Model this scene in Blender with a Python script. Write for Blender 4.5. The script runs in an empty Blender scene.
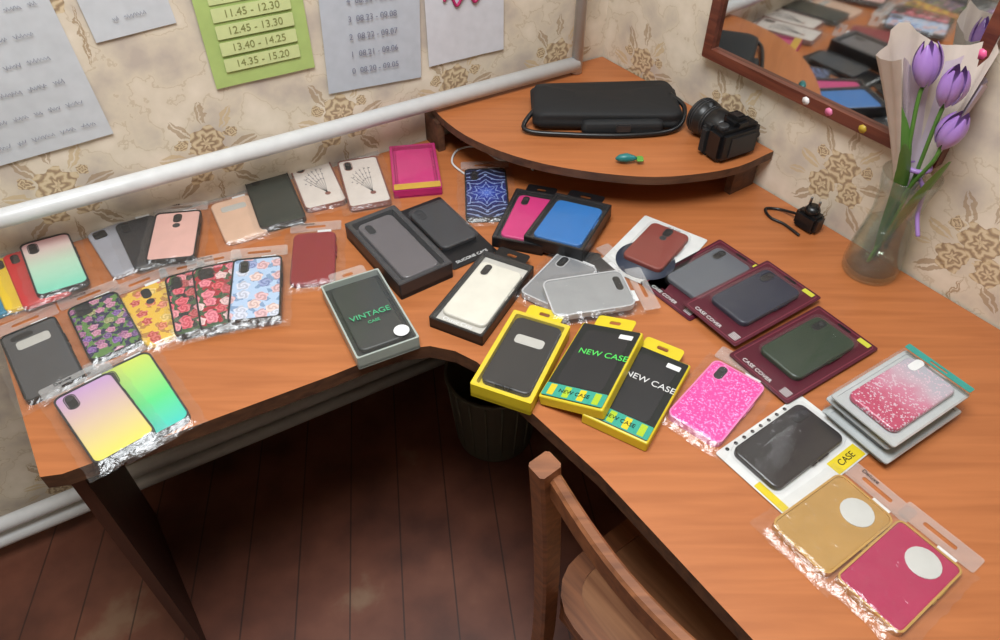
import bpy, bmesh, math, random
from mathutils import Vector, Matrix, noise
random.seed(4)
CAMZ=1.61; PITCH=math.radians(44.5); F=720.0; DZ=0.75
sp,cp=math.sin(PITCH),math.cos(PITCH)
# survey helpers: recover true 3D positions on the desk / wall planes from measurements
def ray(x,y):
    u=(x-500)/F; v=(320-y)/F
    return Vector((u,cp+v*sp,-sp+v*cp))
def P(x,y,z=DZ):
    d=ray(x,y); t=(z-CAMZ)/d.z
    return Vector((d.x*t,d.y*t,z))
A=P(0,262);B=P(430,138);R1=P(765,188);R2=P(1000,328)
def isect(a,b,c,d):
    r=b-a;s=d-c
    t=((c.x-a.x)*s.y-(c.y-a.y)*s.x)/(r.x*s.y-r.y*s.x)
    return a+r*t
C=isect(A,B,R1,R2)
da=(B-A).normalized(); db=(R2-R1).normalized()
def PW(x,y,wall='b'):
    o,d=(A,da) if wall=='b' else (R1,db)
    n=d.cross(Vector((0,0,1)))
    r=ray(x,y); c=Vector((0,0,CAMZ))
    t=(o-c).dot(n)/r.dot(n)
    return c+r*t
# ---------- materials
MATS={}
def newmat(name):
    m=bpy.data.materials.new(name); m.use_nodes=True
    nt=m.node_tree; b=nt.nodes['Principled BSDF']
    return m,nt,b
def s2l(c):
    return tuple(((x/255)/12.92 if x/255<=0.04045 else ((x/255+0.055)/1.055)**2.4) for x in c)+(1,)
def flat(name,rgb,rough=0.5,metal=0,emit=0):
    k=(name,)
    if k in MATS: return MATS[k]
    m,nt,b=newmat(name)
    nz=nt.nodes.new('ShaderNodeTexNoise'); nz.inputs['Scale'].default_value=40
    tc=nt.nodes.new('ShaderNodeTexCoord'); nt.links.new(tc.outputs['Object'],nz.inputs['Vector'])
    mx=nt.nodes.new('ShaderNodeMix'); mx.data_type='RGBA'
    c=s2l(rgb); mx.inputs[6].default_value=tuple(x*0.88 for x in c[:3])+(1,); mx.inputs[7].default_value=tuple(min(1,x*1.1) for x in c[:3])+(1,)
    nt.links.new(nz.outputs['Fac'],mx.inputs[0]); nt.links.new(mx.outputs[2],b.inputs['Base Color'])
    b.inputs['Roughness'].default_value=rough; b.inputs['Metallic'].default_value=metal
    if emit: b.inputs['Emission Color'].default_value=c; b.inputs['Emission Strength'].default_value=emit
    MATS[k]=m; return m
def ramp(nt,stops,interp='LINEAR'):
    r=nt.nodes.new('ShaderNodeValToRGB'); cr=r.color_ramp; cr.interpolation=interp
    while len(cr.elements)<len(stops): cr.elements.new(0.5)
    for e,(p,c) in zip(cr.elements,stops): e.position=p; e.color=s2l(c)
    return r
def N(nt,t,**kw):
    n=nt.nodes.new(t)
    for k,v in kw.items(): setattr(n,k,v)
    return n
def mth(nt,op,a,b=None,c=None):
    n=nt.nodes.new('ShaderNodeMath'); n.operation=op
    for i,x in enumerate((a,b,c)):
        if x is None: continue
        if isinstance(x,(int,float)): n.inputs[i].default_value=x
        else: nt.links.new(x,n.inputs[i])
    return n.outputs[0]
def mixc(nt,f,a,b):
    n=nt.nodes.new('ShaderNodeMix'); n.data_type='RGBA'
    for i,x in ((0,f),(6,a),(7,b)):
        if isinstance(x,(int,float)): n.inputs[i].default_value=x
        elif isinstance(x,tuple): n.inputs[i].default_value=x
        else: nt.links.new(x,n.inputs[i])
    return n.outputs[2]
def gradient(name,stops,axis='Y',rough=0.18):
    m,nt,b=newmat(name)
    tc=N(nt,'ShaderNodeTexCoord'); s=N(nt,'ShaderNodeSeparateXYZ'); nt.links.new(tc.outputs['Generated'],s.inputs[0])
    r=ramp(nt,stops); nt.links.new(s.outputs[axis],r.inputs[0]); nt.links.new(r.outputs[0],b.inputs['Base Color'])
    b.inputs['Roughness'].default_value=rough; b.inputs['Coat Weight'].default_value=0.5
    return m
def floral(name,base,cols,scale=55,thr=0.5,leaf=(60,84,50),rough=0.25,leafamt=.55):
    # rose heads (spiral petals) on leafy background
    m,nt,b=newmat(name)
    tc=N(nt,'ShaderNodeTexCoord')
    nz=N(nt,'ShaderNodeTexNoise'); nz.inputs['Scale'].default_value=90; nt.links.new(tc.outputs['Object'],nz.inputs['Vector'])
    vm=N(nt,'ShaderNodeVectorMath',operation='MULTIPLY_ADD'); nt.links.new(nz.outputs['Color'],vm.inputs[0]); vm.inputs[1].default_value=(.007,.007,0); nt.links.new(tc.outputs['Object'],vm.inputs[2])
    v=N(nt,'ShaderNodeTexVoronoi'); v.inputs['Scale'].default_value=scale; v.voronoi_dimensions='2D'; v.inputs['Randomness'].default_value=.8; nt.links.new(vm.outputs[0],v.inputs['Vector'])
    s=N(nt,'ShaderNodeSeparateColor'); nt.links.new(v.outputs['Color'],s.inputs[0])
    r=ramp(nt,[((i)/len(cols),c) for i,c in enumerate(cols)],'CONSTANT'); nt.links.new(s.outputs[0],r.inputs[0])
    df=N(nt,'ShaderNodeVectorMath',operation='SUBTRACT'); nt.links.new(vm.outputs[0],df.inputs[0]); nt.links.new(v.outputs['Position'],df.inputs[1])
    sx=N(nt,'ShaderNodeSeparateXYZ'); nt.links.new(df.outputs[0],sx.inputs[0])
    ang=mth(nt,'ARCTAN2',sx.outputs[1],sx.outputs[0])
    sw=mth(nt,'SINE',mth(nt,'ADD',mth(nt,'MULTIPLY',v.outputs['Distance'],22),mth(nt,'MULTIPLY',ang,2)))
    pet=mth(nt,'MULTIPLY_ADD',sw,.5,.5)
    dark=mixc(nt,.35,r.outputs[0],s2l((60,24,28))); rose=mixc(nt,pet,dark,mixc(nt,.15,r.outputs[0],s2l((240,220,215))))
    v2=N(nt,'ShaderNodeTexVoronoi'); v2.inputs['Scale'].default_value=scale*3; v2.voronoi_dimensions='2D'; nt.links.new(vm.outputs[0],v2.inputs['Vector'])
    s2=N(nt,'ShaderNodeSeparateColor'); nt.links.new(v2.outputs['Color'],s2.inputs[0])
    bg=mixc(nt,mth(nt,'GREATER_THAN',s2.outputs[0],1-leafamt),s2l(base),s2l(leaf))
    lim=mth(nt,'ADD',thr-.04,mth(nt,'MULTIPLY',mth(nt,'SINE',mth(nt,'MULTIPLY',ang,5)),.05))
    out=mixc(nt,mth(nt,'LESS_THAN',v.outputs['Distance'],lim),bg,rose)
    nt.links.new(out,b.inputs['Base Color']); b.inputs['Roughness'].default_value=rough; b.inputs['Coat Weight'].default_value=.4
    return m
def mandala(name):
    m,nt,b=newmat(name)
    tc=N(nt,'ShaderNodeTexCoord'); s=N(nt,'ShaderNodeSeparateXYZ'); nt.links.new(tc.outputs['Object'],s.inputs[0])
    r=mth(nt,'SQRT',mth(nt,'ADD',mth(nt,'MULTIPLY',s.outputs[0],s.outputs[0]),mth(nt,'MULTIPLY',s.outputs[1],s.outputs[1])))
    a=mth(nt,'ARCTAN2',s.outputs[1],s.outputs[0])
    w=mth(nt,'SINE',mth(nt,'ADD',mth(nt,'MULTIPLY',r,430),mth(nt,'MULTIPLY',mth(nt,'ABSOLUTE',mth(nt,'SINE',mth(nt,'MULTIPLY',a,4))),5)))
    line=mth(nt,'GREATER_THAN',w,.8)
    dots=mth(nt,'GREATER_THAN',mth(nt,'MULTIPLY',mth(nt,'SINE',mth(nt,'MULTIPLY',r,215)),mth(nt,'COSINE',mth(nt,'MULTIPLY',a,12))),.8)
    rp=ramp(nt,[(0,(60,96,190)),(.25,(30,52,140)),(.6,(16,26,84)),(1,(12,16,54))]); nt.links.new(mth(nt,'MULTIPLY',r,13),rp.inputs[0])
    c=mixc(nt,mth(nt,'MULTIPLY',mth(nt,'MAXIMUM',line,dots),.55),rp.outputs[0],s2l((160,180,226)))
    nt.links.new(c,b.inputs['Base Color']); b.inputs['Roughness'].default_value=.3
    return m
def glitter(name,c1,c2,axis=None,stops=None,thr=.72):
    m,nt,b=newmat(name)
    tc=N(nt,'ShaderNodeTexCoord')
    v=N(nt,'ShaderNodeTexVoronoi'); v.inputs['Scale'].default_value=450; nt.links.new(tc.outputs['Object'],v.inputs['Vector'])
    s=N(nt,'ShaderNodeSeparateColor'); nt.links.new(v.outputs['Color'],s.inputs[0])
    base=s2l(c1)
    if stops:
        g=N(nt,'ShaderNodeSeparateXYZ'); nt.links.new(tc.outputs['Generated'],g.inputs[0]); nz=N(nt,'ShaderNodeTexNoise'); nz.inputs['Scale'].default_value=30; nt.links.new(tc.outputs['Object'],nz.inputs['Vector'])
        rp=ramp(nt,stops); nt.links.new(mth(nt,'ADD',g.outputs[1],mth(nt,'MULTIPLY_ADD',nz.outputs['Fac'],.5,-.25)),rp.inputs[0]); base=rp.outputs[0]
    o=mixc(nt,mth(nt,'GREATER_THAN',s.outputs[0],thr),base,s2l(c2))
    nt.links.new(o,b.inputs['Base Color']); b.inputs['Roughness'].default_value=.3
    return m
def plastic(name,fac=.05,white=.05,rough=.12,tint=(1,1,1,1),bump=0):
    m=bpy.data.materials.new(name); m.use_nodes=True; nt=m.node_tree; nt.nodes.clear()
    o=N(nt,'ShaderNodeOutputMaterial'); t=N(nt,'ShaderNodeBsdfTransparent'); t.inputs[0].default_value=tint
    g=N(nt,'ShaderNodeBsdfGlossy'); g.inputs['Roughness'].default_value=rough
    d=N(nt,'ShaderNodeBsdfDiffuse'); d.inputs[0].default_value=(.85,.85,.85,1)
    # Schlick reflectance of a thin film, same for both faces
    lw=N(nt,'ShaderNodeLayerWeight'); lw.inputs['Blend'].default_value=.5
    fr=mth(nt,'MULTIPLY',mth(nt,'POWER',lw.outputs['Facing'],4),.4)
    if bump:
        tc=N(nt,'ShaderNodeTexCoord'); nz=N(nt,'ShaderNodeTexNoise'); nz.inputs['Scale'].default_value=55; nz.inputs['Detail'].default_value=3; nz.inputs['Distortion'].default_value=1.2
        nt.links.new(tc.outputs['Object'],nz.inputs['Vector']); bp=N(nt,'ShaderNodeBump'); bp.inputs['Strength'].default_value=bump; bp.inputs['Distance'].default_value=.004
        nt.links.new(nz.outputs['Fac'],bp.inputs['Height']); nt.links.new(bp.outputs[0],g.inputs['Normal'])
    m1=N(nt,'ShaderNodeMixShader'); m1.inputs[0].default_value=white; nt.links.new(t.outputs[0],m1.inputs[1]); nt.links.new(d.outputs[0],m1.inputs[2])
    m2=N(nt,'ShaderNodeMixShader'); nt.links.new(mth(nt,'ADD',fr,fac),m2.inputs[0]); nt.links.new(m1.outputs[0],m2.inputs[1]); nt.links.new(g.outputs[0],m2.inputs[2])
    nt.links.new(m2.outputs[0],o.inputs[0]); return m
def wood(name,dark,light,rough=.35,scale=1.0,axis='X',bump=0):
    m,nt,b=newmat(name)
    tc=N(nt,'ShaderNodeTexCoord'); mp=N(nt,'ShaderNodeMapping'); nt.links.new(tc.outputs['Object'],mp.inputs[0])
    mp.inputs['Scale'].default_value={'X':(1.5*scale,22*scale,22*scale),'Y':(22*scale,1.5*scale,22*scale),'Z':(22*scale,22*scale,1.5*scale)}[axis]
    n=N(nt,'ShaderNodeTexNoise'); n.inputs['Scale'].default_value=2.2; n.inputs['Detail'].default_value=7; n.inputs['Distortion'].default_value=.6; nt.links.new(mp.outputs[0],n.inputs['Vector'])
    r=ramp(nt,[(.3,dark),(.72,light)]); nt.links.new(n.outputs['Fac'],r.inputs[0]); nt.links.new(r.outputs[0],b.inputs['Base Color'])
    b.inputs['Roughness'].default_value=rough
    return m
M_PL=plastic('clear_film',.055,.02,.20,bump=.7); M_TAB=plastic('frosted_film',.07,.12,.2,bump=.6); M_BLIS=plastic('clear_blister',.035,.02,.08,bump=.08); M_GLASS=plastic('vase_glass',.09,.03,.03,(.95,.97,.95,1),bump=.12)
M_BLACK=flat('black_plastic',(18,18,20),.35); M_WHITE=flat('white_paper',(215,215,215),.6); M_CHAR=flat('charcoal',(38,38,40),.45)
M_DESK=wood('orange_wood_laminate',(158,92,50),(178,108,62),.42,1.3)
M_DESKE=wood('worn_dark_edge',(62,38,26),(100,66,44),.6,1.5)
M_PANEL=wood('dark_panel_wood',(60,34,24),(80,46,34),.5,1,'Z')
M_CHAIR=wood('chair_brown_wood',(92,54,34),(146,92,58),.35,1.2)
# ---------- mesh helpers
COL=bpy.context.scene.collection
def obj(name,mesh,m=None,parent=None,smooth=False):
    o=bpy.data.objects.new(name,mesh); COL.objects.link(o)
    if m is not None:
        for x in (m if isinstance(m,list) else [m]): mesh.materials.append(x)
    if parent: o.parent=parent
    if smooth:
        for p in mesh.polygons: p.use_smooth=True
    return o
def empty(name,mat=None):
    e=bpy.data.objects.new(name,None); COL.objects.link(e); e.empty_display_size=.05
    if mat is not None: e.matrix_world=mat
    return e
def mesh_from(verts,faces,name='m'):
    me=bpy.data.meshes.new(name); me.from_pydata([tuple(v) for v in verts],[],faces); me.validate(); me.update(); 
    bm=bmesh.new(); bm.from_mesh(me); bmesh.ops.recalc_face_normals(bm,faces=bm.faces); bm.to_mesh(me); bm.free()
    return me
def rr(w,l,r,n=5,cx=0,cy=0):
    r=max(1e-4,min(r,w/2-1e-5,l/2-1e-5)); out=[]
    for (sx,sy,a0) in ((1,1,0),(-1,1,90),(-1,-1,180),(1,-1,270)):
        for i in range(n+1):
            a=math.radians(a0+90*i/n); out.append((cx+sx*(w/2-r)+r*math.cos(a),cy+sy*(l/2-r)+r*math.sin(a)))
    return out
def loft(name,rings,m,parent=None,cap=True,loc=(0,0,0),smooth=False):
    v=[];f=[];n=len(rings[0])
    for rg in rings: v+=[(x+loc[0],y+loc[1],z+loc[2]) for x,y,z in rg]
    for k in range(len(rings)-1):
        for i in range(n):
            j=(i+1)%n; f.append((k*n+i,k*n+j,(k+1)*n+j,(k+1)*n+i))
    if cap: f.append(tuple(range(n))[::-1]); f.append(tuple((len(rings)-1)*n+i for i in range(n)))
    return obj(name,mesh_from(v,f,name),m,parent,smooth)
def slab(name,w,l,h,r,m,parent=None,x=0,y=0,z=0,bev=None):
    b=min(.0025,h*.35) if bev is None else bev
    rings=[]
    for ins,zz in ((b*.6,0),(0,b*.6),(0,h-b),(b*.35,h-b*.35),(b,h)):
        rings.append([(px,py,zz) for px,py in rr(w-2*ins,l-2*ins,r-ins)])
    return loft(name,rings,m,parent,True,(x,y,z))
def dome(name,w,l,h,r,m,parent=None,x=0,y=0,z=0):
    rings=[[(px,py,0) for px,py in rr(w,l,r)],[(px,py,h-.002) for px,py in rr(w,l,r)],[(px,py,h) for px,py in rr(w-.003,l-.003,r-.0015)],[(px,py,h) for px,py in rr(w*.02,l*.02,.0005)]]
    return loft(name,rings,m,parent,False,(x,y,z))
def sheet(name,w,l,r,m,parent=None,x=0,y=0,z=0,seed=0):
    nx,ny=8,12; v=[];f=[]
    for j in range(ny+1):
        for i in range(nx+1):
            xx=-w/2+w*i/nx; yy=-l/2+l*j/ny; v.append((x+xx,y+yy,z+.0008*noise.noise(Vector((xx*22+seed,yy*18,seed)))+.0006))
    for j in range(ny):
        for i in range(nx): a=j*(nx+1)+i; f.append((a,a+1,a+nx+2,a+nx+1))
    return obj(name,mesh_from(v,f),m,parent,True)
def frame(name,w,l,h,r,t,m,parent=None,x=0,y=0,z=0,ri=None,tt=None):
    tt=t if tt is None else tt
    o=rr(w,l,r); i=rr(w-2*t,l-2*tt,max(.001,r-t) if ri is None else ri)
    rings=[[(a,b,0) for a,b in i],[(a,b,0) for a,b in o],[(a,b,h) for a,b in o],[(a,b,h) for a,b in i],[(a,b,0) for a,b in i]]
    return loft(name,rings,m,parent,False,(x,y,z))
def box(name,sx,sy,sz,m,parent=None,loc=(0,0,0),bev=.002,rot=None):
    bm=bmesh.new(); bmesh.ops.create_cube(bm,size=1)
    for v in bm.verts: v.co=Vector((v.co.x*sx,v.co.y*sy,v.co.z*sz))
    if bev: bmesh.ops.bevel(bm,geom=bm.edges[:],offset=bev,segments=2,affect='EDGES')
    me=bpy.data.meshes.new(name); bm.to_mesh(me); bm.free()
    o=obj(name,me,m,parent); o.location=loc
    if rot: o.rotation_euler=rot
    return o
def catmull(pts,k=8):
    P_=[Vector(p) for p in pts]; out=[]
    for i in range(len(P_)-1):
        p0=P_[max(0,i-1)];p1=P_[i];p2=P_[i+1];p3=P_[min(len(P_)-1,i+2)]
        for j in range(k):
            t=j/k; out.append(.5*((2*p1)+(p2-p0)*t+(2*p0-5*p1+4*p2-p3)*t*t+(3*p1-p0-3*p2+p3)*t**3))
    out.append(P_[-1]); return out
def sweep(name,pts,sec,m,parent=None,up=(0,0,1),smooth=False,scales=None):
    up=Vector(up); pts=[Vector(p) for p in pts]; rings=[]
    for i,p in enumerate(pts):
        t=(pts[min(i+1,len(pts)-1)]-pts[max(i-1,0)]).normalized()
        u=up if abs(t.dot(up))<.98 else Vector((1,0,0))
        s=t.cross(u).normalized(); w=s.cross(t)
        k=scales[i] if scales else 1
        rings.append([tuple(p+s*a*k+w*b*k) for a,b in sec])
    return loft(name,rings,m,parent,True,smooth=smooth)
def circ(r,n=12): return [(r*math.cos(2*math.pi*i/n),r*math.sin(2*math.pi*i/n)) for i in range(n)]
def tube(name,pts,r,m,parent=None,k=8,n=10,scales=None):
    c=catmull(pts,k) if k>1 else pts
    if scales: scales=[scales[0]+(scales[1]-scales[0])*i/(len(c)-1) for i in range(len(c))]
    return sweep(name,c,circ(r,n),m,parent,smooth=True,scales=scales)
def lathe(name,prof,m,parent=None,n=32,loc=(0,0,0),axis='Z',cap=True):
    rings=[[(r*math.cos(2*math.pi*i/n),r*math.sin(2*math.pi*i/n),z) for i in range(n)] for r,z in prof]
    return loft(name,rings,m,parent,cap,loc,True)
def text(s,size,loc,m,parent,rot=0,name='label_text',align='CENTER',ext=.0002,sx=1):
    cu=bpy.data.curves.new(name,'FONT'); cu.body=s; cu.size=size; cu.extrude=ext; cu.align_x=align; cu.align_y='CENTER'
    t=bpy.data.objects.new('t',cu); COL.objects.link(t)
    dg=bpy.context.evaluated_depsgraph_get(); me=bpy.data.meshes.new_from_object(t.evaluated_get(dg))
    bpy.data.objects.remove(t)
    me.materials.clear()
    o=obj(name,me,m,parent); o.location=loc; o.rotation_euler=(0,0,rot); o.scale=(sx,1,1)
    return o
# ---------- room
L_A=2.7; L_B=3.1
cA=C-da*L_A; cB=C+db*L_B; cD=C-da*L_A+db*L_B
def wallmat(name):
    m,nt,b=newmat(name)
    tc=N(nt,'ShaderNodeTexCoord'); s=N(nt,'ShaderNodeSeparateXYZ'); nt.links.new(tc.outputs['Object'],s.inputs[0])
    n1=N(nt,'ShaderNodeTexNoise'); n1.inputs['Scale'].default_value=11; n1.inputs['Detail'].default_value=7; nt.links.new(tc.outputs['Object'],n1.inputs['Vector'])
    n2=N(nt,'ShaderNodeTexNoise'); n2.inputs['Scale'].default_value=60; n2.inputs['Detail'].default_value=3; nt.links.new(tc.outputs['Object'],n2.inputs['Vector'])
    r1=ramp(nt,[(.34,(184,170,158)),(.5,(208,194,174)),(.66,(222,208,190))]); nt.links.new(n1.outputs['Fac'],r1.inputs[0])
    PX,PY=.27,.36
    u=mth(nt,'DIVIDE',s.outputs[0],PX); v=mth(nt,'DIVIDE',mth(nt,'ADD',s.outputs[2],.06),PY)
    row=mth(nt,'FLOOR',v); off=mth(nt,'MULTIPLY',mth(nt,'MODULO',row,2),.5)
    wob=mth(nt,'MULTIPLY_ADD',n2.outputs['Fac'],.026,-.013); wob2=mth(nt,'MULTIPLY_ADD',n1.outputs['Fac'],.03,-.015)
    x=mth(nt,'ADD',mth(nt,'MULTIPLY',mth(nt,'SUBTRACT',mth(nt,'FRACT',mth(nt,'ADD',u,off)),.5),PX),wob); y=mth(nt,'ADD',mth(nt,'MULTIPLY',mth(nt,'SUBTRACT',mth(nt,'FRACT',v),.5),PY),wob2)
    c=r1.outputs[0]
    w=mth(nt,'ABSOLUTE',mth(nt,'SUBTRACT',n1.outputs['Fac'],.52)); c=mixc(nt,mth(nt,'MULTIPLY',mth(nt,'LESS_THAN',w,.006),.35),c,s2l((172,148,114)))
    BR=s2l((150,120,84)); LT=s2l((196,170,130))
    def leaf(cx,cy,ln,wd,ang,col,am):
        nonlocal c
        ca,sa=math.cos(ang),math.sin(ang)
        dx=mth(nt,'SUBTRACT',x,cx); dy=mth(nt,'SUBTRACT',y,cy)
        p=mth(nt,'ABSOLUTE',mth(nt,'DIVIDE',mth(nt,'ADD',mth(nt,'MULTIPLY',dx,ca),mth(nt,'MULTIPLY',dy,sa)),ln))
        q=mth(nt,'ABSOLUTE',mth(nt,'DIVIDE',mth(nt,'SUBTRACT',mth(nt,'MULTIPLY',dy,ca),mth(nt,'MULTIPLY',dx,sa)),wd))
        inside=mth(nt,'LESS_THAN',mth(nt,'ADD',mth(nt,'MULTIPLY',p,p),q),1)
        vein=mth(nt,'GREATER_THAN',q,.18)
        c=mixc(nt,mth(nt,'MULTIPLY',mth(nt,'MULTIPLY',inside,vein),am),c,col)
    for a in ((.0,-.085,.055,.004,1.5,BR,.7),(-.055,-.05,.032,.010,.7,BR,.65),(.055,-.055,.032,.010,2.4,BR,.65),(-.068,.02,.028,.010,2.8,LT,.7),(.070,.02,.03,.010,.3,BR,.6),(-.04,.075,.03,.010,2.1,BR,.6),(.045,.078,.03,.009,1.0,LT,.7),(.004,.098,.028,.009,1.6,BR,.55),(-.085,-.015,.02,.007,.2,LT,.6),(.088,-.02,.02,.007,2.8,LT,.6)): leaf(*a)
    def rose(cx,cy,R,sp_):
        nonlocal c
        dx=mth(nt,'SUBTRACT',x,cx); dy=mth(nt,'SUBTRACT',y,cy)
        r=mth(nt,'SQRT',mth(nt,'ADD',mth(nt,'MULTIPLY',dx,dx),mth(nt,'MULTIPLY',dy,dy))); a=mth(nt,'ARCTAN2',dy,dx)
        edge=mth(nt,'MULTIPLY_ADD',mth(nt,'SINE',mth(nt,'MULTIPLY',a,sp_)),R*.12,R)
        sw=mth(nt,'SINE',mth(nt,'ADD',mth(nt,'DIVIDE',r,R/13),mth(nt,'MULTIPLY',mth(nt,'SINE',mth(nt,'MULTIPLY',a,sp_)),1.6)))
        col=ramp(nt,[(0,(130,100,68)),(.4,(170,140,100)),(.85,(206,184,148))]); nt.links.new(mth(nt,'MULTIPLY_ADD',sw,.5,.5),col.inputs[0])
        c=mixc(nt,mth(nt,'MULTIPLY',mth(nt,'LESS_THAN',r,edge),.8),c,col.outputs[0])
    rose(-.028,-.018,.027,5); rose(.032,-.012,.025,5); rose(.0,.032,.034,6); rose(-.046,.044,.012,4); rose(.05,.046,.012,4)
    nt.links.new(c,b.inputs['Base Color']); b.inputs['Roughness'].default_value=.75
    return m
M_WP=wallmat('floral_wallpaper'); M_WALL=flat('plain_wall',(200,192,176),.8)
def wall(name,p,q,m):
    d=(q-p).normalized(); n=d.cross(Vector((0,0,1)))
    Lw=(q-p).length
    mt=Matrix(((d.x,-n.x,0,p.x),(d.y,-n.y,0,p.y),(0,0,1,0),(0,0,0,1)))
    v=[(-.0,0,0),(Lw,0,0),(Lw,.1,0),(0,.1,0),(0,0,2.6),(Lw,0,2.6),(Lw,.1,2.6),(0,.1,2.6)]
    f=[(0,1,5,4),(1,2,6,5),(2,3,7,6),(3,0,4,7),(0,3,2,1),(4,5,6,7)]
    o=obj(name,mesh_from(v,f),m); o.matrix_world=mt
wall('wall_back',cA,C,M_WP); wall('wall_right',C,cB,M_WP); wall('wall_front',cB,cD,M_WALL); wall('wall_left',cD,cA,M_WALL)
def floormat():
    m,nt,b=newmat('worn_painted_planks')
    tc=N(nt,'ShaderNodeTexCoord'); mp=N(nt,'ShaderNodeMapping'); nt.links.new(tc.outputs['Object'],mp.inputs[0]); mp.inputs['Rotation'].default_value=(0,0,math.radians(-8))
    s=N(nt,'ShaderNodeSeparateXYZ'); nt.links.new(mp.outputs[0],s.inputs[0])
    fx=mth(nt,'FRACT',mth(nt,'DIVIDE',s.outputs[0],.12)); gap=mth(nt,'LESS_THAN',fx,.03)
    n=N(nt,'ShaderNodeTexNoise'); n.inputs['Scale'].default_value=5; n.inputs['Detail'].default_value=8; nt.links.new(tc.outputs['Object'],n.inputs['Vector'])
    r=ramp(nt,[(.35,(78,42,30)),(.50,(102,58,42)),(.60,(114,68,50)),(.68,(130,98,76))]); nt.links.new(n.outputs['Fac'],r.inputs[0])
    c=mixc(nt,mth(nt,'MULTIPLY',gap,.7),r.outputs[0],s2l((34,20,14))); nt.links.new(c,b.inputs['Base Color']); b.inputs['Roughness'].default_value=.5
    return m
def flatpoly(name,pts,z0,z1,mats,side=0):
    n=len(pts); v=[(p.x,p.y,z0) for p in pts]+[(p.x,p.y,z1) for p in pts]
    f=[tuple(range(n)),tuple(range(n,2*n))]+[(i,(i+1)%n,n+(i+1)%n,n+i) for i in range(n)]
    o=obj(name,mesh_from(v,f),mats)
    for i,p in enumerate(o.data.polygons): p.material_index=0 if abs(p.normal.z)>.5 else side
    return o
flatpoly('floor',[cA,C,cB,cD],-.05,0,[floormat()]); flatpoly('ceiling',[cA,C,cB,cD],2.6,2.65,[flat('ceiling_paint',(230,228,222),.8)])
# ---------- desk
nb=da.cross(Vector((0,0,1))); nr=db.cross(Vector((0,0,1)))
eps=.004
wl=isect(P(38,478),P(38,478)-db,A,B)
inner=[(40,477),(62,474),(200,424),(330,376),(372,359),(402,349),(430,346),(455,351),(477,362),(497,380),(520,402)]
inner=[P(*p) for p in inner]
e1=P(600,475)
endR=e1+db*1.25; endW=isect(endR,endR+da,R1,R2)
cc=C+nb*eps+nr*eps
outline=inner+[e1,e1+db*1.25,endW+nr*eps,cc,wl+nb*eps]
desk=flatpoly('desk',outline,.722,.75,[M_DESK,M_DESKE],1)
def panel(name,p,q,z0,z1,t,m):
    d=(q-p).normalized(); n=Vector((-d.y,d.x,0))*t/2
    pts=[p+n,q+n,q-n,p-n]; o=flatpoly(name,pts,z0,z1,[m]); o.parent=desk; return o
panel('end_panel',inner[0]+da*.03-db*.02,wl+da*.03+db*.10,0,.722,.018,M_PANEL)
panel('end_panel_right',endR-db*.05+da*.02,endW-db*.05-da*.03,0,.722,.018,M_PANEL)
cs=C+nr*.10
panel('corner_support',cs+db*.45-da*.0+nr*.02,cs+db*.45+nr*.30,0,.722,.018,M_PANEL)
wb=P(494,388,.26); wbs=empty('waste_basket',Matrix.Translation((wb.x,wb.y+.06,.001)))
M_BAS=flat('grey_green_plastic',(84,82,70),.6)
lathe('basket_wall',[(.095,0),(.10,.004),(.120,.25),(.126,.254),(.126,.26),(.117,.26),(.096,.008)],M_BAS,wbs,n=36)
for k in range(18):
    a=k*math.pi/9; tube('rib',[(.101*math.cos(a),.101*math.sin(a),.02),(.121*math.cos(a),.121*math.sin(a),.245)],.003,M_BAS,wbs,k=1,n=6)
# ---------- corner shelf
hs=.088
so=[(430,104),(442,118),(465,135),(500,151),(545,164),(600,173),(655,177),(705,173),(740,166),(765,155)]
so=[P(x,y,DZ+hs) for x,y in so]
so=[*catmull(so,3)]
s0=isect(so[0],so[0]+nb,A,B)+nb*.004; s1=isect(so[-1],so[-1]+nr,R1,R2)+nr*.004
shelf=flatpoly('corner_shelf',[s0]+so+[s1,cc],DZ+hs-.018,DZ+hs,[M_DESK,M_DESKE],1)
def spanel(p,q): 
    d=(q-p).normalized(); n=Vector((-d.y,d.x,0))*.008
    o=flatpoly('support',[p+n,q+n,q-n,p-n],DZ,DZ+hs-.018,[M_DESKE]); o.parent=shelf
spanel(so[4]+nb*-.04+da*.0,so[4]-nb*.14); spanel(so[-1]+nr*(-.02)-db*.03,so[-1]+nr*.05-db*.03); spanel(s0-nb*0+da*.06+nb*.01,s0+da*.06+nb*.05)
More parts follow.
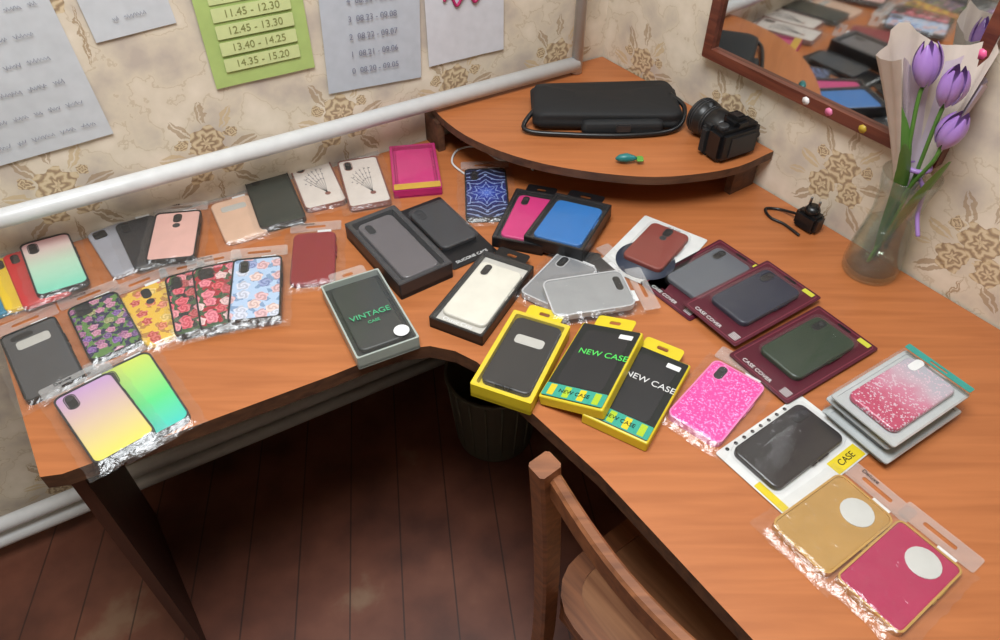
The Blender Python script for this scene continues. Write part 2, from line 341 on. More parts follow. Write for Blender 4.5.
# ---------- phone cases
def bag(root,w,l,h,seed=0,top=.03,hdr=True):
    nx,ny=26,46; W=w+.034; y0=-l/2-.018; y1=l/2+.014
    v=[];f=[]
    for j in range(ny+1):
        for i in range(nx+1):
            x=-W/2+W*i/nx; y=y0+(y1-y0)*j/ny
            dx=max(0,abs(x)-w/2+.001); dy=max(0,abs(y)-l/2+.001); d=math.hypot(dx,dy); t=min(1,d/.018)
            z=h*(1-t)**1.3+.0015
            nn=noise.noise(Vector((x*34+seed*7,y*24,seed*3.1))); n2=noise.noise(Vector((x*95,y*70+seed,2)))
            rid=1-abs(noise.noise(Vector((x*45+y*30,y*38-seed,seed*1.7))))*2
            z+=.0018+max(-.0012,.0020*nn+.0009*n2+.0014*max(0,rid-.6))
            v.append((x+.003*n2,y+.003*nn,z))
    for j in range(ny):
        for i in range(nx):
            a=j*(nx+1)+i; f.append((a,a+1,a+nx+2,a+nx+1))
    obj('film_bag',mesh_from(v,f),M_PL,root,True)
    if hdr:
        frame('hang_tab',w+.018,top,.0006,.004,.030,M_TAB,root,y=y1+top/2-.002,z=.002,ri=.003,tt=.0115)
        slab('price_sticker',.026,.010,.0006,.001,M_WHITE,root,x=w*.22,y=l/2+.004,z=h*.35+.003)
        if seed%3==0: text('Deluxe',.009,(-w*.2,y1+top-.007,.003),M_CHAR,root)
def case(root,w,l,h,m,rim=None,cam='v',z=0,y=0,r=.012,win=False,circle=False,x=0):
    slab('shell',w,l,h,r,m,root,x=x,y=y,z=z)
    if rim: frame('rim',w+.002,l+.002,h+.0012,r+.001,.0028,rim,root,x=x,y=y,z=z)
    box('side_button',.002,.022,h*.35,rim or m,root,(x+w/2+.0012,y+l*.16,z+h*.5),.0006); box('side_button',.002,.010,h*.35,rim or m,root,(x+w/2+.0012,y+l*.03,z+h*.5),.0006)
    if cam=='v':
        slab('camera_cutout',.014,.030,.0012,.007,M_BLACK,root,x=x-w*.27,y=y+l*.36,z=z+h-.0006)
        frame('cutout_lip',.018,.034,.0012,.009,.0014,rim or m,root,x=x-w*.27,y=y+l*.36,z=z+h-.0004)
        slab('camera_lens',.008,.008,.0008,.004,M_CHAR,root,x=x-w*.27,y=y+l*.40,z=z+h+.0005)
    if cam=='h': slab('camera_cutout',.034,.013,.0012,.006,M_BLACK,root,x=x-w*.15,y=y+l*.4,z=z+h-.0006)
    if cam=='s':
        slab('camera_cutout',.024,.026,.0012,.006,M_BLACK,root,x=x-w*.22,y=y+l*.38,z=z+h-.0006); frame('cutout_lip',.028,.030,.0012,.008,.0014,rim or m,root,x=x-w*.22,y=y+l*.38,z=z+h-.0004)
        for ax,ay in ((-.005,.006),(-.005,-.006),(.006,0)): slab('camera_lens',.008,.008,.0008,.004,M_CHAR,root,x=x-w*.22+ax,y=y+l*.38+ay,z=z+h+.0005)
    if cam=='c':
        slab('camera_cutout',.016,.028,.0012,.008,M_BLACK,root,x=x,y=y+l*.36,z=z+h-.0006); slab('ring',.014,.014,.0012,.007,M_CHAR,root,x=x,y=y+l*.2,z=z+h-.0006)
    if win: slab('view_window',w*.60,l*.13,.001,.006,flat('window_light',(176,174,168),.2),root,y=y+l*(win if win is not True else .27),z=z+h-.0004)
    if circle: slab('round_window',w*.50,w*.50,.0014,w*.25,flat('window_white',(188,188,184),.3),root,x=w*.10,y=y+l*.27,z=z+h-.0004)
def place(name,top,bot,lift=0,th=.01,rx=0,ry=0):
    z=DZ+lift+th*.8
    a=P(*top,z); b=P(*bot,z); d=a-b; L=math.hypot(d.x,d.y); ang=math.atan2(d.y,d.x)-math.pi/2
    c=(a+b)/2
    mt=Matrix.Translation((c.x,c.y,DZ+lift+.0005))@Matrix.Rotation(ang,4,'Z')@Matrix.Rotation(math.radians(rx),4,'X')@Matrix.Rotation(math.radians(ry),4,'Y')
    return empty(name,mt),L
seedc=[0]
def bagged(top,bot,w,m,rim=None,cam='v',lift=0,rx=0,ry=0,win=False,circle=False,hdr=True,h=.010,bagon=True):
    seedc[0]+=1
    r,L=place('phone_case',top,bot,lift,h,rx,ry)
    case(r,w,L,h,m,rim,cam,win=win,circle=circle,r=(.012,.009,.014,.011)[seedc[0]%4])
    if bagon: bag(r,w,L,h,seedc[0],hdr=hdr)
    return r,L
def boxed(top,bot,w,border,inner,cm,t=.024,lift=0,bt=.006,cam='v',rim=None,rx=0,ry=0,tab=None,cw=None,cl=None,win=False,foot=None,side=None,r=.003):
    root,L=place('boxed_phone_case',top,bot,lift,t,rx,ry)
    slab('tray',w,L,t*.35,r,side or border,root)
    frame('box_frame',w,L,t*.98,r,bt,border,root,ri=.004)
    slab('backing',w-2*bt,L-2*bt,t*.2,.003,inner,root,z=t*.33)
    cw=cw or w-.022; cl=cl or L-.03
    case(root,cw,cl,t*.38,cm,rim,cam,z=t*.5,win=win,y=.004 if foot else 0)
    sheet('clear_cover',w-.004,L-.004,r,M_BLIS,root,z=t,seed=L*50)
    if tab: frame('hang_tab',w*.62,.03,.001,.006,w*.22,tab,root,y=L/2+.012,z=t*.8,ri=.003,tt=.011)
    return root,L
def carded(top,bot,w,cm_card,cm,ctop,cw,cl,yo=0,xo=0,lift=0,rim=None,cam='v',h=.01,ry=0,rx=0,blis=True):
    root,L=place('carded_phone_case',top,bot,lift,.004,rx,ry)
    slab('card',w,L,.0012,.004,cm_card,root,z=.001)
    case(root,cw,cl,h,cm,rim,cam,z=.0025,x=xo,y=yo)
    if blis: dome('blister',cw+.008,cl+.008,h+.003,.014,M_BLIS,root,x=xo,y=yo,z=.0022)
    return root,L
g=flat
bagged((-6,262),(16,309),.078,g('teal_case',(30,130,165),.3),cam='v')
bagged((10,256),(31,304),.078,g('yellow_case',(226,190,30),.3),lift=.004,ry=3)
bagged((25,250),(48,300),.078,g('red_case',(190,36,40),.3),lift=.008,ry=3)
bagged((44,240),(64,290),.082,gradient('mint_pink_gradient',[(0,(120,205,178)),(.5,(180,210,186)),(1,(225,170,175))]),M_CHAR,lift=.013,ry=4)
bagged((28,328),(57,390),.085,g('grey_case',(66,66,68),.4),M_BLACK,'h',win=True)
bagged((92,301),(118,352),.082,floral('purple_green_floral',(40,34,66),[(96,50,124),(150,80,130),(190,120,150),(110,60,150),(150,150,90)],52,.42,(84,120,56)),M_BLACK,'s')
bagged((106,228),(134,270),.074,g('silver_case',(150,150,158),.25),cam='s')
bagged((134,220),(156,264),.074,g('black_case',(34,34,38),.35),lift=.005,ry=3)
bagged((179,213),(170,260),.084,g('rose_gold',(216,170,160),.3,.1),M_BLACK,'c',lift=.011,ry=2)
bagged((143,288),(171,338),.080,floral('yellow_floral',(214,172,56),[(210,110,60),(196,70,50),(224,190,90),(214,120,80)],38,.36,(170,120,50),leafamt=.3),cam='c')
bagged((188,273),(201,331),.078,floral('red_floral',(26,20,24),[(190,24,44),(214,60,84),(225,130,140),(170,20,34)],44,.5,(52,80,44)),M_BLACK,lift=.004)
bagged((215,266),(226,326),.078,floral('red_floral_b',(150,20,40),[(205,34,60),(226,110,132),(230,190,190),(200,40,70)],42,.48,(44,74,44)),M_BLACK,'s',lift=.009,ry=2)
bagged((258,259),(254,320),.084,floral('blue_white_floral',(168,190,218),[(226,196,190),(200,208,226),(214,170,176),(120,144,196)],36,.44,(120,146,180),leafamt=.3),M_BLACK,lift=.013,ry=2)
bagged((230,200),(248,238),.082,g('beige_case',(206,170,146),.35),cam=None,win=True)
bagged((264,173),(284,224),.088,g('olive_black_case',(38,44,38),.3),M_BLACK,'v',lift=.004)
M_GEM=g('rhinestone',(200,196,200),.15,.6)
def peacock(r):
    for k in range(6):
        a=.4+k*.27; c1_=math.cos(a); s1_=math.sin(a)
        tube('line_art',[(.012,-.045,.0104),(.012-.02*c1_,-.02+.02*s1_,.0104),(.010-.036*c1_,.0+.05*s1_,.0104)],.0004,M_CHAR,r,k=5,n=5)
        for q in (.5,.75,1.0): slab('gem',.0036,.0036,.0012,.0018,M_GEM,r,x=.012-.038*c1_*q,y=-.03+.08*s1_*q*.95,z=.0101)
    slab('flower_print',.012,.012,.0004,.006,g('rose_rim',(140,90,80),.3,.4),r,x=.012,y=-.048,z=.0101)
M_ORN=g('pearl_clear_case',(206,196,188),.25)
r,L=bagged((308,162),(327,206),.084,M_ORN,g('rose_rim',(140,90,80),.3,.4),'v'); peacock(r)
r,L=bagged((357,160),(371,205),.084,M_ORN,g('rose_rim',(140,90,80),.3,.4),'v',lift=.004); peacock(r)
r,L=boxed((412,146),(418,191),.100,g('magenta_card',(176,36,102),.4),g('magenta_card',(176,36,102),.4),g('magenta_case',(190,40,110),.35),t=.018,cam=None)
slab('gold_label',.096,.02,.001,.002,g('gold_label',(190,150,60),.4),r,y=-L/2+.012,z=.019)
bagged((315,233),(312,284),.080,g('dark_red_case',(128,22,34),.4),None,None)
r,L=boxed((370,217),(427,277),.108,g('dark_grey_box',(46,44,46),.4),g('inner_grey',(70,66,68),.4),g('grey_slim_case',(92,86,88),.3),t=.034,cam='v',bt=.010,cw=.074)
text('UPGRADE CASE',.007,(.01,0,.027),M_WHITE,r,rot=-math.pi/2)
r,L=carded((419,204),(476,260),.098,M_BLACK,g('black_matte_case',(40,40,44),.5),None,.078,.135,.012,lift=0)
text('SILICONE CASE',.010,(0,-L/2+.014,.0026),M_WHITE,r)
bagged((485,170),(488,219),.086,mandala('blue_mandala'),M_BLACK,'v')
boxed((540,194),(517,244),.100,M_BLACK,M_CHAR,g('magenta_case',(190,40,110),.35),t=.022,tab=M_BLACK)
boxed((584,201),(553,246),.118,M_BLACK,M_CHAR,g('blue_case',(28,104,172),.35),t=.026,lift=.010,ry=-3,tab=M_BLACK,cam=None,bt=.006)
r,L=carded((676,227),(629,278),.135,g('white_card',(205,205,203),.5),g('brown_leather_case',(122,48,38),.5),None,.080,.125,.01,cam='c')
lathe('dark_disc',[(.055,0),(.055,.0006)],g('dark_blue_print',(52,58,74),.5),r,loc=(0,-L/2+.062,.0023))
text('CASE',.012,(0,L/2-.012,.0026),g('dark_blue_print',(52,58,74),.5),r)
r,L=boxed((509,260),(455,329),.102,M_BLACK,g('inner_white',(190,186,178),.5),g('cream_case',(208,204,192),.4),t=.022,bt=.005,cam='v',tab=M_BLACK,cl=.150,cw=.084)
text('Classic Case',.011,(0,-L/2+.009,.0235),M_WHITE,r)
bagged((606,262),(560,282),.076,g('black_case',(34,34,38),.35),None,'v')
bagged((578,262),(540,302),.082,g('silver_grey_case',(140,142,146),.3,.3),g('light_rim',(180,180,182),.3),'v',lift=.004)
bagged((628,288),(548,300),.088,g('light_grey_case',(150,152,154),.3,.2),g('light_rim',(180,180,182),.3),'h',lift=.016,ry=2)
r,L=boxed((350,279),(389,350),.106,g('box_pale_rim',(158,166,160),.3),g('box_black',(30,33,33),.5),g('charcoal_case',(36,40,40),.5),t=.026,bt=.003,cam=None,tab=M_TAB)
text('VINTAGE',.017,(0,-.012,.0282),g('green_ink',(70,170,120),.5),r); text('CASE',.009,(0,-.03,.0282),g('green_ink',(70,170,120),.5),r)
slab('seal_sticker',.026,.026,.0006,.013,M_WHITE,r,x=.032,y=-L/2+.025,z=.0278)
M_YEL=g('yellow_box',(206,184,36),.4)
r,L=boxed((542,320),(500,396),.100,M_YEL,M_YEL,g('black_flip_case',(26,26,28),.4),t=.028,bt=.007,cam=None,win=.18,tab=M_YEL,cw=.082,cl=.152,foot=1)
text('CASE',.012,(0,-L/2+.012,.0302),M_BLACK,r)
M_LIME=g('lime_print',(160,186,40),.4)
for (t_,b_,col,lf,ry_) in (((660,354),(614,430),(205,205,205),0,0),((615,329),(572,405),(80,205,90),.0125,-12)):
    r,L=place('boxed_phone_case',t_,b_,lf,.022,0,ry_)
    slab('tray',.104,L,.020,.003,M_YEL,r); slab('front_card',.098,L-.006,.0012,.003,g('box_front_dark',(30,34,34),.35),r,z=.020)
    slab('case_print',.075,L*.72,.0004,.01,M_CHAR,r,y=.008,z=.021)
    text('NEW CASE',.0165,(.010,.02,.0219),g('ink%d'%col[0],col,.5),r)
    slab('foot_print',.098,.026,.0006,.002,g('teal_print',(50,150,130),.4),r,y=-L/2+.017,z=.0211)
    for k in range(4): slab('foot_stripe',.010,.022,.0005,.001,M_LIME if k%2 else M_YEL,r,x=-.036+k*.024,y=-L/2+.017,z=.0216)
    text('NEW CASE',.010,(0,-L/2+.017,.0224),M_BLACK,r)
    slab('price_sticker',.022,.010,.0006,.001,M_WHITE,r,x=.03,y=L/2-.02,z=.0212)
    frame('hang_tab',.065,.028,.001,.006,.023,M_YEL,r,y=L/2+.011,z=.018,ri=.003,tt=.010)
M_MAR=g('maroon_card',(78,20,36),.4); M_MAR2=g('maroon_print',(124,54,70),.4)
for (t_,b_,col,lf,rx_) in (((745,255),(664,301),(84,88,96),0,0),((794,278),(708,324),(30,34,52),.012,0),((848,326),(757,378),(36,50,34),.004,0)):
    r,L=carded(t_,b_,.122,M_MAR,g('case_%d'%col[0],col,.35),None,.080,.142,.006,lift=lf)
    frame('card_border_print',.112,L-.010,.0003,.004,.0012,M_MAR2,r,z=.0022)
    text('CASE COVER',.010,(-.012,-L/2+.012,.003),M_WHITE,r); text('leather wallet',.005,(-.012,-L/2+.020,.003),M_MAR2,r)
    for k in range(5): slab('info_print',.016,.0012,.0003,.0005,M_WHITE,r,x=.044,y=-L/2+.010+k*.003,z=.0024)
    slab('euro_slot',.026,.006,.0004,.003,M_BLACK,r,y=L/2-.009,z=.0022)
    slab('price_sticker',.022,.010,.0006,.001,g('yellow_sticker',(190,190,60),.5),r,x=.04,y=L/2-.010,z=.0024)
bagged((740,374),(692,430),.086,glitter('pink_glitter',(220,54,148),(240,140,200),thr=.8),g('pink_rim',(225,120,175),.3),'v')
r,L=carded((835,421),(750,484),.128,g('white_card',(205,205,203),.5),g('dark_brown_case',(26,20,21),.3),None,.082,.150,-.002,xo=-.010,cam='v')
slab('yellow_label',.022,.06,.0006,.001,M_YEL,r,x=.051,y=.05,z=.0024); text('CASE',.014,(.051,.05,.0032),M_BLACK,r,rot=math.pi/2)
slab('yellow_label',.05,.012,.0006,.001,M_YEL,r,x=.03,y=-L/2+.008,z=.0024)
for k in range(8): lathe('dot_print',[(.003,0),(.003,.0005)],M_BLACK,r,n=12,loc=(-.058,-.075+k*.018,.0024))
# stack
r,L=place('stacked_case_boxes',(938,371),(862,420),.0,.06)
for k in range(4):
    ox=(-.004,.005,-.006,0)[k]; oy=(.004,-.006,.003,0)[k]
    rings=[[(a_+ox,b_+oy,k*.0145+.001) for a_,b_ in rr(.108,L,.004)],[(a_+ox,b_+oy,k*.0145+.0135) for a_,b_ in rr(.108,L,.004)]]
    loft('clear_box_wall',rings,M_BLIS,r,False)
    frame('box_base',.108,L,.0022,.004,.006,g('pale_grey_insert',(176,180,180),.3),r,x=ox,y=oy,z=k*.0145)
    slab('box_floor',.098,L-.01,.001,.003,g('pale_grey_insert',(176,180,180),.3),r,x=ox,y=oy,z=k*.0145)
    slab('inner_case',.08,L-.03,.009,.012,g('pale_case%d'%k,((150,154,156),(110,112,118),(190,170,176),(0,0,0))[k],.3) if k<3 else glitter('silver_pink_glitter',(200,120,150),(196,170,182),stops=[(.2,(170,56,90)),(.45,(186,110,136)),(.7,(180,156,168)),(.95,(160,162,172))],thr=.84),r,x=ox,y=oy,z=k*.0145+.0025)
slab('camera_cutout',.014,.03,.001,.007,M_WHITE,r,x=-.022,y=.06,z=.0551)
sheet('clear_cover',.108,L,.003,M_BLIS,r,z=.0578,seed=5)
frame('hang_tab',.108,.012,.001,.002,.04,g('teal_tab',(50,140,130),.4),r,y=L/2-.006,z=.0585,ri=.001,tt=.004)
bagged((866,497),(797,550),.088,g('gold_case',(180,140,76),.3,.35),g('gold_rim',(200,160,90),.25,.5),None,circle=True)
bagged((930,545),(866,606),.088,g('crimson_pink_case',(160,14,72),.35),g('gold_rim',(200,160,90),.25,.5),None,circle=True)
bagged((122,364),(164,432),.084,gradient('green_yellow_gradient',[(0,(40,190,180)),(.4,(80,205,120)),(1,(195,208,84))]),M_CHAR,'v')
bagged((82,387),(127,449),.086,gradient('yellow_purple_gradient',[(0,(218,208,84)),(.45,(205,180,144)),(1,(180,142,188))]),M_CHAR,'v',lift=.011,rx=0,ry=2)
# ---------- wall pipe, papers, mirror
pp=PW(0,208); pq=PW(390,100); zp=(pp.z+pq.z)/2
M_PIPE=flat('white_enamel',(208,208,208),.35)
pipe=empty('heating_pipe')
rs=PW(569,12); 
a=cA+nb*.045+da*.05; b_=Vector((rs.x,rs.y,0))+nb*.045
sweep('pipe_run',[Vector((a.x,a.y,zp)),Vector((b_.x,b_.y,zp))],circ(.017,16),M_PIPE,pipe,smooth=True)
sweep('riser',[Vector((b_.x,b_.y,DZ+hs+.002)),Vector((b_.x,b_.y,2.58))],circ(.013,14),M_PIPE,pipe,smooth=True)
def wmat(o,x):
    z=x.cross(Vector((0,0,1)))
    return Matrix(((x.x,0,z.x,o.x),(x.y,0,z.y,o.y),(0,1,0,o.z),(0,0,0,1)))
def paper(name,bl,br,h,m,off=.003):
    p=PW(*bl);q=PW(*br); d=q-p; w=d.length; sl=math.asin(d.z/w)
    mt=wmat(p+nb*off,da)@Matrix.Rotation(sl,4,'Z')
    e=empty(name,mt); v=[];f=[];nx,ny=10,12
    for j in range(ny+1):
        for i in range(nx+1):
            x=w*i/nx;y=h*j/ny; v.append((x,y,.002+.003*abs(noise.noise(Vector((x*9,y*9,p.x*5))))+.006*max(0,.15-j/ny)*abs(i/nx-.5)))
    for j in range(ny):
        for i in range(nx): a=j*(nx+1)+i; f.append((a,a+1,a+nx+2,a+nx+1))
    obj('sheet',mesh_from(v,f),m,e,True)
    return e,w
def scribble(e,w,h,rows,m,x0=.02,amp=.004,y0=.03,sk=.9):
    for k in range(rows):
        y=y0+(h-y0-.02)*k/rows; x=x0+random.random()*.02
        while x<w-.03:
            ln=.01+random.random()*.03; n=int(ln/.0022)+3
            pts=[Vector((x+ln*i/n,y+amp*math.sin(i*2.3+random.random())*(.6+.6*random.random()),.0065)) for i in range(n)]
            if x+ln<w-.01: sweep('ink',pts,circ(.0005,4),m,e)
            x+=ln+.008
M_INK=flat('ink_grey',(120,122,138),.7)
e,w=paper('handwritten_note',(-30,173),(113,132),.34,flat('note_paper',(192,194,198),.7)); scribble(e,w,.34,7,M_INK)
e,w=paper('handwritten_note',(96,42),(176,22),.3,flat('note_paper',(192,194,198),.7),.001); scribble(e,w,.3,4,M_INK)
e,w=paper('lesson_schedule',(216,88),(314,66),.34,flat('green_paper',(166,186,110),.7))
hh=['14.35 - 15.20','13.40 - 14.25','12.45 - 13.30','11.45 - 12.30','10.50 - 11.35','9.55 - 10.40','9.00 - 9.45']
for k,s in enumerate(hh):
    slab('row_print',w*.74,.024,.0003,.002,flat('row_print',(196,204,144),.7),e,x=w*.5,y=.04+k*.030,z=.006); text(s,.019,(w*.5,.04+k*.030,.0068),flat('schedule_ink',(128,130,76),.7),e)
e,w=paper('printed_timetable',(328,93),(420,76),.34,flat('timetable_paper',(180,184,192),.7))
for k in range(7): text('%d  08.%02d - 09.%02d'%(k,20+k,5+k),.016,(w*.5,.04+k*.034,.0068),M_INK,e)
e,w=paper('doodle_drawing',(428,66),(502,48),.3,flat('drawing_paper',(200,200,206),.7))
tube('doodle',[(.04+.014*i,.130+.015*math.sin(i*2.1),.007) for i in range(7)],.003,flat('magenta_ink',(170,30,90),.6),e)
# mirror
p=PW(712,44,'r'); q=PW(940,170,'r')
zb=p.z*.35+q.z*.65; wm=math.hypot(q.x-p.x,q.y-p.y); hm=.62
mr=empty('wall_mirror',wmat(Vector((p.x,p.y,zb))+nr*.004,db)@Matrix.Translation((wm/2,hm/2,0)))
M_MF=wood('mirror_frame_wood',(76,34,26),(116,62,44),.35,2)
frame('frame',wm,hm,.022,.004,.021,M_MF,mr)
mm,nt,bb=newmat('mirror_glass'); bb.inputs['Metallic'].default_value=1; bb.inputs['Roughness'].default_value=.04; bb.inputs['Base Color'].default_value=(.70,.72,.72,1)
slab('glass',wm-.038,hm-.038,.008,.002,mm,mr,z=.003)
for k,(x,y,c) in enumerate(((.05,-hm/2+.011,(220,120,160)),(.12,-hm/2+.010,(200,170,60)),(wm/2-.06,-hm/2+.012,(90,150,120)),(wm/2-.011,-.2,(225,170,190)),(wm/2-.011,-.12,(225,90,140)),(.0,-hm/2+.011,(230,225,225)))):
    lathe('sticker',[(.008,0),(.008,.0008)],flat('sticker_%d'%k,c,.4),mr,n=7,loc=(x,y,.0222))
# ---------- vase & bouquet
vb=P(868,270)
va=empty('flower_vase',Matrix.Translation(vb+Vector((0,0,.0005))))
prof=[(.036,0),(.047,.002),(.049,.02),(.046,.06),(.040,.10),(.037,.13),(.040,.17),(.047,.205),(.045,.205),(.038,.17),(.035,.13),(.038,.10),(.044,.06),(.046,.02),(.034,.012)]
lathe('glass_body',prof,M_GLASS,va,n=40)
lathe('water',[(.042,.014),(.044,.03),(.042,.06),(.037,.10),(.036,.105)],plastic('water',.02,.02,.05,(.90,.95,.88,1)),va,n=32)
bq=empty('tulip_bouquet',Matrix.Translation(vb))
M_GR=flat('stem_green',(90,134,58),.45); M_PU=gradient('tulip_purple',[(0,(176,150,196)),(.5,(160,122,188)),(1,(142,100,176))],'Z',.45); M_WR=flat('lilac_wrap',(190,174,186),.5); M_WR2=flat('cream_wrap',(204,190,178),.5)
def tulip(base,tip,s=1):
    base=Vector(base);tip=Vector(tip); ax=(tip-base).normalized(); sd=ax.cross(Vector((0,0,1))).normalized(); fd=ax.cross(sd)
    H=(tip-base).length; v=[];f=[]
    for k in range(6):
        a0=k*math.pi/3; rad=1.0 if k%2 else .86; o0=len(v)
        for j in range(9):
            t=j/8; prof_=.021*s*rad*(math.sin(math.pi*(t*.78+.10))**.7); hw=.62*math.sin(math.pi*min(1,t*.9+.08))**.6
            for i in range(7):
                a=a0+hw*(i/6-.5)*2; rr_=prof_*(1-.10*abs(i/6-.5)*2)
                v.append(base+ax*(H*t)+(sd*math.cos(a)+fd*math.sin(a))*rr_)
        for j in range(8):
            for i in range(6): q=o0+j*7+i; f.append((q,q+1,q+8,q+7))
    obj('tulip_head',mesh_from(v,f),M_PU,bq,True)
T=[((-.022,-.03,.345),(-.030,-.04,.405)),((-.008,-.045,.285),(-.004,-.055,.342)),((-.045,.0,.36),(-.058,.01,.42))]
for i,(b0,t0) in enumerate(T):
    tulip(b0,t0,1.05); tube('stem',[(.005*i-.008,.004*i,.02),(.002-.006*i,-.005,.16),tuple(Vector(b0)*.97+Vector((0,0,-.02))),b0],.0032,M_GR,bq)
def leaf(p0,p1,p2,w):
    c=catmull([p0,p1,p2],8); n=len(c); v=[];f=[]
    for i,p_ in enumerate(c):
        t=i/(n-1); ww=w*math.sin(math.pi*min(1,t*.85+.12))**.8; tg=(c[min(i+1,n-1)]-c[max(i-1,0)]).normalized(); s=tg.cross(Vector((.3,-1,.2))).normalized()
        for k in (-1,-.5,0,.5,1): v.append(p_+s*ww*k+Vector((0,.3,0))*ww*abs(k))
    for i in range(n-1):
        for k in range(4): q=i*5+k; f.append((q,q+1,q+6,q+5))
    obj('leaf',mesh_from(v,f),M_GR,bq,True)
leaf((0,0,.05),(-.024,-.02,.2),(-.068,-.05,.29),.016); leaf((0,0,.05),(.0,-.04,.18),(.004,-.065,.27),.014); leaf((0,.01,.1),(-.03,-.01,.24),(-.072,.0,.33),.013)
def wrap(nm,m,a0,a1,r0,r1,z0,z1,ox,lean,seed):
    v=[];f=[];na,nz=26,10
    for j in range(nz+1):
        t=j/nz
        for i in range(na+1):
            a=math.radians(a0+(a1-a0)*i/na); r_=r0+(r1-r0)*t+.006*t*math.sin(a*9+seed)
            zz=z0+(z1-z0)*t*(1-.14*abs(math.sin(a*1.5+seed))*t)
            v.append((ox+lean*t+r_*math.cos(a),r_*math.sin(a)*.7-.005,zz))
    for j in range(nz):
        for i in range(na): q=j*(na+1)+i; f.append((q,q+1,q+na+2,q+na+1))
    obj(nm,mesh_from(v,f),m,bq,True)
wrap('wrap_outer',M_WR2,-20,215,.014,.078,.17,.44,-.004,-.045,0); wrap('wrap_inner',M_WR,-50,170,.012,.060,.18,.40,.000,-.025,2)
M_RIB=flat('purple_ribbon',(150,116,178),.4)
tube('ribbon',[(.0,-.02,.21),(.012,-.028,.19),(.016,-.034,.15),(.02,-.055,.12)],.0035,M_RIB,bq)
tube('ribbon_band',[(.019*math.cos(a),.017*math.sin(a)-.003,.222) for a in [i*math.pi/4 for i in range(9)]],.004,M_RIB,bq,k=3)
# ---------- shelf objects
zs=DZ+hs+.0005
c0=P(603,114,zs); ba=empty('camera_bag',Matrix.Translation(c0))
M_FAB=flat('black_fabric',(18,18,20),.75)
def soft(nm,w,l,h,m,par,x=0,y=0,z=0,seed=1.0,amp=.008,cr=.16):
    rings=[]
    for k in range(13):
        t=k/12; sc_=(1-abs(2*t-1)**4)**.5 if 0<t<1 else .02
        ring=[]
        for px,py in rr(w*(.84+.16*sc_) if 0<t<1 else w*.82,l*(.70+.30*sc_) if 0<t<1 else l*.66,l*cr,9):
            n_=noise.noise(Vector((px*16,py*16,t*3+seed))); n3=noise.noise(Vector((px*45,py*45,t*6+seed)))
            ring.append((px*(1+.05*n_),py*(1+.10*n_),max(0,h*t*(1+.2*noise.noise(Vector((px*12,py*9,seed))))+(amp*n_+.3*amp*n3)*(t>.05))))
        rings.append(ring)
    last=rings[-1]
    rings.append([(p[0]*.5,p[1]*.5,h*(1+.14*noise.noise(Vector((p[0]*10,p[1]*10,seed))))) for p in last])
    return loft(nm,rings,m,par,True,(x,y,z),True)
soft('bag_body',.31,.15,.045,M_FAB,ba); soft('bag_pocket',.17,.06,.030,M_FAB,ba,x=.03,y=-.062,seed=4.2,amp=.004)
tube('strap',[(-.14,-.03,.038),(-.172,-.08,.010),(-.08,-.097,.007),(.05,-.100,.007),(.14,-.080,.010),(.165,-.03,.03),(.14,.01,.04)],.005,M_BLACK,ba)
box('buckle',.03,.008,.018,M_CHAR,ba,(.03,-.096,.020))
c1=P(717,146,zs); cm_=empty('camera',Matrix.Translation(c1)@Matrix.Rotation(math.radians(-62),4,'Z'))
def lx(name,prof,m,par,loc):
    o=lathe(name,prof,m,par,n=28); o.rotation_euler=(0,math.pi/2,0); o.location=loc; return o
box('body',.046,.10,.066,M_BLACK,cm_,(.035,0,.034),.008)
box('grip',.030,.026,.064,M_FAB,cm_,(.010,-.042,.033),.009)
box('prism_hump',.044,.036,.022,M_BLACK,cm_,(.030,.004,.072),.007)
box('hot_shoe',.018,.018,.003,flat('shoe_metal',(120,120,122),.3,1),cm_,(.032,.004,.0842),.0008)
box('screen',.002,.062,.042,M_CHAR,cm_,(.0588,.004,.032),.0008)
lathe('mode_dial',[(.010,0),(.011,.001),(.011,.008),(.009,.009)],M_CHAR,cm_,n=20,loc=(.036,-.034,.066))
lx('lens_barrel',[(.030,-.0),(.031,.006),(.031,.024),(.029,.026),(.029,.040),(.034,.044),(.034,.066),(.034,.078),(.031,.079),(.028,.066)][::-1] and [(.033,0),(.036,.002),(.036,.026),(.032,.030),(.032,.044),(.034,.046),(.034,.066),(.030,.074),(.030,.084)],M_BLACK,cm_,(-.070,.004,.037))
for kx in (-.054,-.060,-.066,-.040,-.046): lx('focus_ring',[(.0365,0),(.037,.001),(.037,.002),(.0365,.003)],M_CHAR,cm_,(kx,.004,.037)) if kx<-.05 else lx('focus_ring',[(.0325,0),(.0335,.001),(.0335,.002),(.0325,.003)],M_CHAR,cm_,(kx+.010,.004,.037))
tube('neck_strap',[(.035,.05,.05),(.03,.075,.02),(-.01,.085,.005),(-.05,.07,.004),(-.07,.05,.004)],.004,M_BLACK,cm_)
c2=P(626,163,zs); tb=empty('toy_fish',Matrix.Translation(c2))
sweep('body',[(-.022,0,.010),(-.014,0,.011),(0,0,.012),(.014,0,.011),(.02,0,.010)],circ(.009,12),flat('teal_toy',(30,110,110),.4),tb,smooth=True,scales=[.2,.8,1,.6,.25])
slab('tail',.014,.018,.003,.004,flat('green_toy',(90,150,60),.4),tb,x=.026,z=.008); slab('fin',.010,.022,.003,.004,flat('orange_toy',(200,120,40),.4),tb,x=-.004,y=.008,z=.006)
cb=empty('charging_cable'); pts=[P(x,y,DZ+.003) for x,y in ((533,170),(522,158),(500,160),(478,147),(458,150),(452,162),(462,172),(470,176))]
tube('cable',pts,.0022,M_PIPE,cb); 
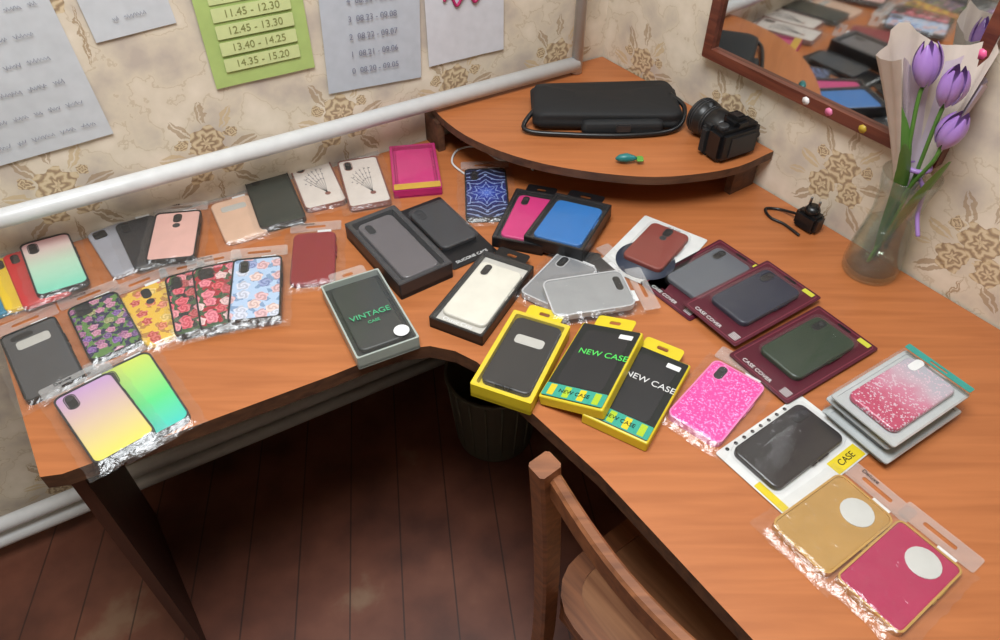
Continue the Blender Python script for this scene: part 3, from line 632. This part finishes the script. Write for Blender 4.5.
# charger adapter standing on the desk by the wall
pa=P(806,228); ad=empty('charger_adapter',Matrix.Translation(pa)@Matrix.Rotation(math.atan2(db.y,db.x),4,'Z'))
box('adapter_body',.05,.032,.038,M_BLACK,ad,(0,0,.020),.006); lathe('plug_collar',[(.014,.038),(.015,.044),(.011,.052)],M_BLACK,ad,n=18)
for sx in (-1,1): lathe('pin',[(.0024,.05),(.0024,.066),(.0012,.068)],flat('pin_metal',(150,150,150),.3,1),ad,n=10,loc=(sx*.0095,0,0))
tube('cord',[(-.025,0,.018),(-.045,.004,.010),(-.07,.0,.004),(-.085,-.02,.004),(-.06,-.035,.004),(-.03,-.03,.004),(.01,-.035,.004)],.0028,M_BLACK,ad)
# ---------- chair
ch=empty('wooden_chair')
p1=Vector((.076,.53,0)); dch=Vector((.60,-.80,0)).normalized(); fch=Vector((.80,.60,0)); wch=.38
p2=p1+dch*wch
oct_=lambda w,h:[(w/2,h/2-.004),(w/2-.004,h/2),(-w/2+.004,h/2),(-w/2,h/2-.004),(-w/2,-h/2+.004),(-w/2+.004,-h/2),(w/2-.004,-h/2),(w/2,-h/2+.004)]
for p_ in (p1,p2):
    sweep('back_post',catmull([p_-fch*.03+Vector((0,0,.0)),p_-fch*.0+Vector((0,0,.25)),p_+Vector((0,0,.45)),p_-fch*.01+Vector((0,0,.66)),p_-fch*.025+Vector((0,0,.85))],5),oct_(.03,.034),M_CHAIR,ch,up=tuple(fch))
def bow(z,dep,hh,th,nm,off=.02):
    pts=[p1-fch*(off+dep*math.sin(math.pi*t))+dch*wch*t+Vector((0,0,z)) for t in [i/14 for i in range(15)]]
    sweep(nm,pts,oct_(th,hh),M_CHAIR,ch)
bow(.815,.025,.04,.018,'top_rail',.015)
sc=(p1+p2)/2+fch*.205
st=empty('seat_group',Matrix.Translation((sc.x,sc.y,.43))@Matrix.Rotation(math.atan2(fch.y,fch.x)-math.pi/2,4,'Z')); st.parent=ch
frame('seat_frame',.42,.41,.026,.09,.035,M_CHAIR,st); slab('seat_panel',.37,.36,.012,.06,wood('seat_ply',(112,70,46),(160,112,78),.3,1.0),st,z=.012)
box('apron_front',.34,.02,.05,M_CHAIR,st,(0,.17,-.026)); box('apron_back',.34,.02,.05,M_CHAIR,st,(0,-.18,-.026)); box('apron_l',.02,.33,.05,M_CHAIR,st,(-.17,0,-.026)); box('apron_r',.02,.33,.05,M_CHAIR,st,(.17,0,-.026))
for sx in (-1,1):
    box('front_leg',.034,.034,.43,M_CHAIR,st,(sx*.17,.165,-.215),.004); box('stretcher',.018,.33,.022,M_CHAIR,st,(sx*.17,0,-.25),.003)
# ---------- low heating pipes
rd=empty('radiator_pipe'); z1=PW(20,515).z
a=cA+da*.1+nb*.05
for zz in (.12,z1):
    q=C-da*.3+nb*.05
    sweep('pipe_low',[Vector((a.x,a.y,zz)),Vector((q.x,q.y,zz))],circ(.018,14),M_PIPE,rd,smooth=True)
# ---------- lights
def area(name,loc,size,e,col,rot=(0,0,0)):
    l=bpy.data.lights.new(name,'AREA'); l.shape='DISK'; l.size=size; l.energy=e; l.color=col
    o=bpy.data.objects.new(name,l); COL.objects.link(o); o.location=loc; o.rotation_euler=rot; return o
area('ceiling_light',(-.1,.40,2.48),.9,47,(.92,.97,1))
cl=empty('ceiling_lamp',Matrix.Translation((-.1,.40,2.515))); lathe('shade',[(.44,.08),(.47,.05),(.47,.02)],flat('lamp_shade',(240,235,220),.5,0,.6),cl)
w=bpy.data.worlds.new('World'); bpy.context.scene.world=w; w.use_nodes=True; w.node_tree.nodes['Background'].inputs[0].default_value=(.6,.65,.75,1); w.node_tree.nodes['Background'].inputs[1].default_value=.3
bpy.context.scene.view_settings.view_transform='Standard'
# ---------- camera
cd=bpy.data.cameras.new('viewpoint'); cam=bpy.data.objects.new('viewpoint',cd); COL.objects.link(cam)
cam.location=(0,0,CAMZ); cam.rotation_euler=(math.pi/2-PITCH,0,0); cd.sensor_width=36; cd.lens=36*F/1000; cd.clip_start=.02
bpy.context.scene.camera=cam
